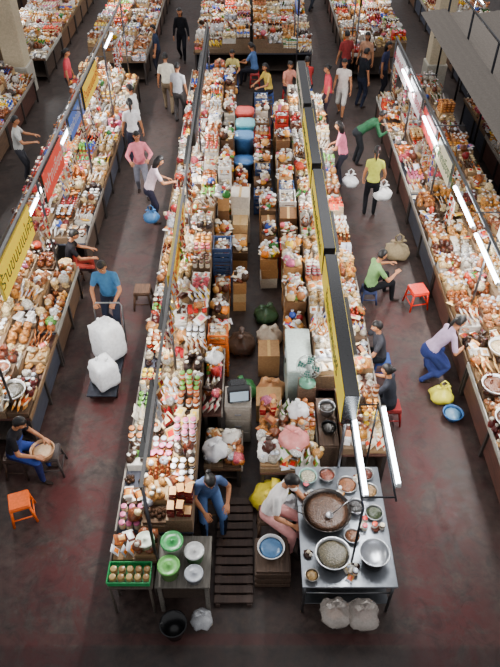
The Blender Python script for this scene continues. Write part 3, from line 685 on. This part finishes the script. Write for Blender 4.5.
strip(-.7,-.36,7.7,10.9,.8,.8); strip(-.7,-.4,10.9,19.0,.95,1.0); strip(-.36,-.05,9.4,14,.55,.6)
strip(.6,.97,8.1,17.4,.97,1.0); strip(.2,.55,9.2,12.6,.75,.7); strip(.1,.5,12.8,17.5,.85,.8)
for i in range(4): carton(-.2,11.9,i*.285,.38,.42,.28,R.choice([(222,214,198),(210,200,186)]),R.uniform(-4,4))
def drawers(x,y,w,l,h,n,col=(228,228,224)):
    p=[box6(-w/2,w/2,-l/2,l/2,0,h,.01)];s=[0]
    for i in range(n): p+= [box6(-w/2+.02,w/2-.02,-l/2-.015,-l/2+.01,.03+i*(h-.04)/n,(i+1)*(h-.04)/n),box6(-.05,.05,-l/2-.03,-l/2-.01,(i+.5)*(h-.04)/n,(i+.5)*(h-.04)/n+.02)];s+=[0,1]
    one('plastic_drawer_cabinet',join(p,s),[C(col),C(120,120,124)],'plastic',TM((x,y,0)))
drawers(-.18,6.5,.4,.42,.85,3,(150,142,132))
def bin_(x,y,col,lid,h=.9):
    p=join([lathe([(.2,0),(.24,h*.9),(.26,h*.92),(.26,h*.96)],20,[0]*3,sq=.2),lathe([(.265,h*.96),(.25,h),(.12,h+.03),(.01,h+.035)],20,[1]*3,sq=.2)])
    one('storage_bin',p,[C(col),C(lid)],'plastic',TM((x,y,0)))
bin_(-.15,15.0,(70,120,180),(90,140,190)); bin_(-.12,15.7,(80,170,190),(120,190,200)); bin_(-.14,16.4,(190,60,50),(220,90,80)); bin_(-.15,14.3,(60,90,130),(70,120,180),.6)
def freezer():
    mb=MB()
    mb.add(box6(.58,.96,6.9,7.85,.06,.92,.02),None,C(180,200,194))
    mb.add(box6(.57,.97,6.89,7.86,.925,.99,.015),None,C(206,220,212))
    mb.add(box6(.62,.91,6.87,6.895,.12,.3),None,C(90,96,100)); mb.add(box6(.55,.575,7.2,7.4,.86,.96),None,C(150,155,160),'metal')
    for x in(.62,.91):
        for y in(6.95,7.8): mb.add(tube([(x,y,0),(x,y,.07)],[.02,.02],6),None,C(40,40,40))
    mb.build('chest_freezer')
freezer()
def fan(x,y,z):
    mb=MB(); g=C(90,140,116)
    mb.add(lathe([(.13,0),(.13,.02),(.05,.04),(.02,.05),(.018,.25)],18,[0]*4),TM((x,y,z)),g)
    c=Vector((x,y-.04,z+.4)); M=TM(c,(68,0,-15))
    mb.add(ell((0,0,-.09),(.06,.06,.09)),M,g); mb.add(lathe([(.045,-.02),(.045,.03),(.01,.04)],14,[0]*2),M,C(210,220,215))
    for i in range(4):
        a=i*math.pi/2; pts=[(.03,-.02,0),(.15,-.07,-.012),(.17,.03,.012),(.04,.03,.012)]
        V=[(math.cos(a)*px-math.sin(a)*py,math.sin(a)*px+math.cos(a)*py,pz) for px,py,pz in pts]
        mb.add(P(V+[(v[0],v[1],v[2]-.004) for v in V],[(0,1,2,3),(7,6,5,4),(0,4,5,1),(1,5,6,2),(2,6,7,3),(3,7,4,0)],None,False),M,C(80,150,136))
    for zz,rs in((.05,(.05,.09,.13,.17)),(-.05,(.09,.17)),(0,(.19,))):
        for r in rs:
            mb.add(tube([(r*math.cos(t*math.pi/12),r*math.sin(t*math.pi/12),zz) for t in range(25)],[.0035]*25,4,side=(0,0,1)),M,C(200,206,204),'metal')
    for i in range(20):
        a=i*math.pi/10
        mb.add(tube([(.03*math.cos(a),.03*math.sin(a),.055),(.17*math.cos(a),.17*math.sin(a),.05),(.19*math.cos(a),.19*math.sin(a),0),(.17*math.cos(a),.17*math.sin(a),-.05),(.05*math.cos(a),.05*math.sin(a),-.06)],[.0025]*5,4),M,C(200,206,204),'metal')
    mb.build('electric_fan')
platform(1.0,1.28,5.7,6.6,0,.7,(90,70,56),'wooden_cabinet'); basin('aluminium_pot',1.14,6.3,.702,.12,.16,(170,172,176),(60,50,44)); basin('aluminium_pot',1.14,5.95,.702,.11,.12,(40,40,42),(50,44,40))
one('fan_stand_crate',box6(.74,1.0,6.62,6.85,0,.9),[C(100,80,64)],'wood'); fan(.87,6.72,.9)
def tv(x,y,z):
    mb=MB(); M=TM((x,y,z),(0,0,8))
    mb.add(boxp(.34,.12,.28,.02),M@TM((0,-.1,0)),C(30,30,32)); mb.add(boxp(.28,.2,.22,.04),M@TM((0,.05,.02)),C(36,36,38))
    mb.add(boxp(.27,.01,.2,.003),M@TM((0,-.163,.055)),C(90,110,120),'screen'); mb.add(boxp(.2,.01,.015,.002),M@TM((0,-.164,.02)),C(120,120,120))
    mb.build('small_television')
tv(-.18,6.5,.87)
for (x,y,z,s,c) in [(.62,5.75,.68,1.3,(228,140,136)),(.28,5.62,.6,1.15,(236,234,230)),(.3,5.2,.0,1.7,(230,206,50)),(-.5,5.65,.58,1.15,(236,236,240)),(-.28,5.9,.56,.9,(220,214,206)),(.72,6.3,.68,1.0,(236,236,238)),(.35,7.3,.0,1.5,(210,150,100)),(-.1,7.3,0,1.4,(60,140,80)),(.35,8.6,0,1.5,(205,190,170)),(.3,9.2,0,1.4,(60,90,60)),(-.57,7.2,.9,.9,(226,226,226)),(-.15,8.4,0,1.6,(90,70,60)),(.5,5.06,.0,1.4,(226,226,230))]:
    bag(x,y,z,s,c,'softbag',False,'stuffed_plastic_bag',R.uniform(0,360))
carton(.3,6.9,0,.4,.4,.4,(190,150,104)); carton(.32,7.9,0,.36,.4,.5,(160,122,84))
for (x,y,z,c) in [(-3.55,6.5,.9,(80,70,50)),(3.68,6.6,.92,(120,70,40)),(3.7,5.95,.92,(90,50,30)),(3.7,5.2,.92,(190,140,90)),(3.95,7.3,1.02,(220,190,140))]:
    basin('food_bowl',x,y,z,.2,.1,(232,232,230),c,'plastic')
# ------------------------------------------------------------------ signs, beams, lamps
def post(x,y,h,r=.022,col=(100,100,104),name='steel_post'): one(name,join([tube([(x,y,0),(x,y,h)],[r,r],8),box6(x-.06,x+.06,y-.06,y+.06,0,.012)]),[C(col)],'metal')
def sign(x,y0,y1,z0,z1,col,face,txt,tc=(190,30,30),tk=.1,top=(40,40,42)):
    """sign board running along y, glow added to its faces; face = +1 or -1 lettering side (x direction)"""
    mb=MB(); mb.add(box6(x-tk/2,x+tk/2,y0,y1,z0,z1,.006),None,C(top),'plastic')
    for f in(-1,1): mb.add(box6(min(x+f*tk/2,x+f*(tk/2+.008)),max(x+f*tk/2,x+f*(tk/2+.008)),y0+.02,y1-.02,z0+.02,z1-.02,.002),None,C(col),'added_glow')
    o=mb.build('hanging_shop_sign')
    if not txt.strip(): return
    cu=bpy.data.curves.new('lettering','FONT'); cu.body=txt; cu.size=(z1-z0)*.55; cu.align_x='CENTER'; cu.align_y='CENTER'; cu.extrude=.002
    t=bpy.data.objects.new('lettering',cu); bpy.context.scene.collection.objects.link(t)
    m=MAT.get('let%s'%str(tc))
    if not m:
        m=bpy.data.materials.new('lettering_paint'); m.use_nodes=True; m.node_tree.nodes['Principled BSDF'].inputs['Base Color'].default_value=C(tc); MAT['let%s'%str(tc)]=m
    cu.materials.append(m); t.parent=o
    X=Vector((0,1,0)) if face>0 else Vector((0,-1,0)); Y=Vector((0,0,1)); Z=X.cross(Y)
    Mt=Matrix((X,Y,Z)).transposed().to_4x4(); Mt.translation=Vector((x+face*(tk/2+.012),(y0+y1)/2,(z0+z1)/2))-o.location
    t.matrix_local=Mt
T1='ร้านขนมแม่ศรี'; T2='ของฝากเชียงใหม่'
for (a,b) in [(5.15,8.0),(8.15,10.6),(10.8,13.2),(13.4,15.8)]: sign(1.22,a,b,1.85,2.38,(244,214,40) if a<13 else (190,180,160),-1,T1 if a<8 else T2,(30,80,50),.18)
for y in (5.3,8.08,10.7,13.3,15.7): post(1.22,y,1.85)
def beam(x,y0,y1,z,w=.03,col=(150,150,150)): one('overhead_steel_beam',join([box6(x-w/2,x+w/2,y0,y1,z,z+.04),box6(x-w/2-.006,x+w/2+.006,y0,y1,z+.04,z+.046)]),[C(col)],'metal')
beam(-1.15,3.9,18.7,2.3,col=(110,108,106)); beam(-3.5,6.2,19,2.78,.035,(170,170,170)); beam(3.8,5,17.6,2.3,.04,(110,110,110))
for y in (3.95,7,10.5,14,18.6): post(-1.15,y,2.3)
for y in (6.3,9.5,13,16,18.9): post(-3.5,y,2.78)
for y in (5.1,8.5,12,15,17.5): post(3.8,y,2.3)
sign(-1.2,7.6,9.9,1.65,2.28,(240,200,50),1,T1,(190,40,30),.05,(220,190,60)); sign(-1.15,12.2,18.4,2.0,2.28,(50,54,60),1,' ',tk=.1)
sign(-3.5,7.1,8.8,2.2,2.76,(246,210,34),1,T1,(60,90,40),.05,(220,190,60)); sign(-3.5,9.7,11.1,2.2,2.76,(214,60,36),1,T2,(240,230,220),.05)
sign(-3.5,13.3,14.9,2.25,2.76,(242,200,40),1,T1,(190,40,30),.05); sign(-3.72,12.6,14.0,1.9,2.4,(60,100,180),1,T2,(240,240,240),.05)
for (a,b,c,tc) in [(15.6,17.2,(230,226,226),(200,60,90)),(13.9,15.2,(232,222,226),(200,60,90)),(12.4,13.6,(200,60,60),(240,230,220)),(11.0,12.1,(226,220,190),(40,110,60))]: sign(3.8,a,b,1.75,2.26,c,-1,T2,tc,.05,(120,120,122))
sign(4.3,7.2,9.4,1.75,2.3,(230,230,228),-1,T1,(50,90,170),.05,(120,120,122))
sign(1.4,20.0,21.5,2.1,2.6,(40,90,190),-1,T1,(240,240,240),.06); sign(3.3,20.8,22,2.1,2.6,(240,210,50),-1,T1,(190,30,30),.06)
post(1.4,20.0,2.1); post(1.4,21.5,2.1); post(3.3,21.9,2.1); post(3.3,20.9,2.1)
def oplamp(x,y0,y1,z,power=0,hang=0,sd=1,hood=False,r=.02):
    mb=MB()
    mb.add(box6(x-.022,x-.002,y0,y1,z-.03,z+.03,.004) if sd>0 else box6(x+.002,x+.022,y0,y1,z-.03,z+.03,.004),None,C(205,208,210))
    tx=x+.03*sd
    mb.add(tube([(tx,y0+.03,z+.01),(tx,y1-.03,z+.01)],[r,r],8),None,C(255,255,255),'tube')
    for y in(y0+.02,y1-.02): mb.add(box6(tx-.025,tx+.025,y-.015,y+.015,z-.02,z+.035),None,C(220,220,220))
    if hood: mb.add(box6(x-.07,x+.07,y0-.02,y1+.02,z+.045,z+.055,.002),None,C(70,68,66))
    if hang:
        for y in(y0+.15,y1-.15): mb.add(tube([(x,y,z+.03),(x,y,hang)],[.004,.004],5),None,C(60,60,60),'metal')
    o=mb.build('fluorescent_tube_lamp')
    if power:
        l=bpy.data.lights.new('tube_light','AREA'); l.shape='RECTANGLE'; l.size=.06; l.size_y=y1-y0; l.energy=power; l.color=(1,.98,.95)
        lo=bpy.data.objects.new('tube_light',l); bpy.context.scene.collection.objects.link(lo); lo.parent=o
        lo.location=Vector((x,(y0+y1)/2,z-.05))-o.location
oplamp(1.27,4.05,5.2,1.9,16,r=.026); oplamp(1.66,4.2,5.4,1.9,9,r=.026)
one('lamp_frame',join([tube([(1.24,3.9,0),(1.24,3.9,1.95)],[.015]*2,8),tube([(1.24,3.9,1.93),(1.24,5.45,1.93)],[.012]*2,6),tube([(1.62,4.0,1.93),(1.62,5.45,1.93)],[.012]*2,6),tube([(1.24,5.4,1.93),(1.62,5.4,1.93)],[.012]*2,6),tube([(1.24,4.05,1.93),(1.62,4.05,1.93)],[.012]*2,6),tube([(1.24,5.4,.76),(1.24,5.4,1.95)],[.015]*2,6),tube([(1.62,5.4,0),(1.62,5.4,1.95)],[.015]*2,6)]),[C(60,62,66)],'metal')
PW=52
for y in (4.6,6.8,9.2,11.6,14,16.4): oplamp(-1.24,y,y+1.2,1.9,PW,2.3,-1,True)
for y in (6.4,8.8,11.2,13.6,15.6): oplamp(1.42,y,y+1.2,1.8,PW,2.0,1,True)
for y in (6.6,9.4,12.2,15,17.6): oplamp(-3.85,y,y+1.2,2.0,PW,2.4,1,r=.026)
for y in (5.8,7.6,9.1,12,14.6): oplamp(3.74,y,y+1.35,2.1,PW,2.3,-1,r=.03)
one('lamp_cross_rail',join([tube([(3.7,y,2.35),(4.32,y,2.35)],[.012]*2,6) for y in(5.2,7.4,9.2,12.4,15)]+[tube([(-3.85,6.3,2.4),(-3.85,18.9,2.4)],[.012]*2,6)]+[tube([(-3.85,y,2.4),(-3.5,y,2.4)],[.012]*2,6) for y in(6.4,9.6,13,16,18.8)]),[C(100,100,104)],'metal')
for (x,y) in [(-4.5,23),(-4.5,26.5),(-7.5,22),(-9.3,23),(-7.3,14.5),(3.9,23.5),(3.9,26.5),(-.8,23.5),(.9,26),(7,21)]: oplamp(x,y,y+1.2,2.1,PW); post(x-.06,y+.6,2.1)
one('concrete_pillar',join([box6(-7.2,-6.6,19.3,19.9,0,5,.02),box6(-7.25,-6.55,19.25,19.95,0,.9,.02)],[0,1]),[C(206,190,160),C(180,174,160)],'matte')
one('concrete_pillar',join([box6(5.3,5.8,19.5,20,0,5,.02),box6(5.25,5.85,19.45,20.05,0,.9,.02)],[0,1]),[C(206,190,160),C(180,174,160)],'matte')
def canopy():
    mb=MB()
    for k in range(4):
        x0=4.5+k*.72; V=[];F=[];n=24
        for i in range(n+1):
            yy=9.8+(18.3-9.8)*i/n
            for j in range(9):
                xx=x0+j*.082; V.append((xx,yy,2.7-k*.02+.1*(j/8)+(.015 if j%2 else 0)))
        for i in range(n):
            for j in range(8): a=i*9+j; F.append((a,a+1,a+10,a+9))
        mb.add(P(V,F,None,False),None,jit(C(124,116,108),.25),'matte')
        for yy in np.linspace(9.9,18.2,6): mb.add(tube([(x0,yy,2.66-k*.02),(x0+.66,yy,2.76-k*.02)],[.02,.02],6),None,C(50,50,54),'metal')
    for yy in np.linspace(9.9,18.2,5):
        for xx in (5.2,7.3): mb.add(tube([(xx,yy,0),(xx,yy,3.4 if xx<6 else 2.7)],[.028,.028],8),None,C(40,40,44),'metal')
    mb.add(tube([(5.2,9.9,3.4),(5.2,18.2,3.4)],[.025,.025],8),None,C(48,48,52),'metal')
    mb.build('corrugated_metal_canopy')
canopy()
row(5.9,7.4,6.5,17.5,theme='mixed',tw=.6)
# ------------------------------------------------------------------ added overhead fill, world, camera
def fill_light(x,y,z,sx,sy,e):  # unseen area light added overhead to brighten the scene
    l=bpy.data.lights.new('overhead_fill','AREA'); l.shape='RECTANGLE'; l.size=sx; l.size_y=sy; l.energy=e; l.color=(.97,.98,1)
    lo=bpy.data.objects.new('overhead_fill',l); bpy.context.scene.collection.objects.link(lo); lo.location=(x,y,z)
fill_light(0,25,13,14,8,1000); fill_light(0,12,14,8,8,450)
w=bpy.data.worlds.new('World'); bpy.context.scene.world=w; w.use_nodes=True
w.node_tree.nodes['Background'].inputs[0].default_value=(.97,.97,1,1); w.node_tree.nodes['Background'].inputs[1].default_value=.58
cam=bpy.data.cameras.new('camera'); co=bpy.data.objects.new('camera',cam); bpy.context.scene.collection.objects.link(co)
cam.sensor_fit='VERTICAL'; cam.sensor_height=36; cam.lens=36*650/667; cam.clip_end=200
co.location=(0,0,8.2); co.rotation_euler=(D2(47),0,0); bpy.context.scene.camera=co
print('OBJECTS',len(bpy.data.objects))
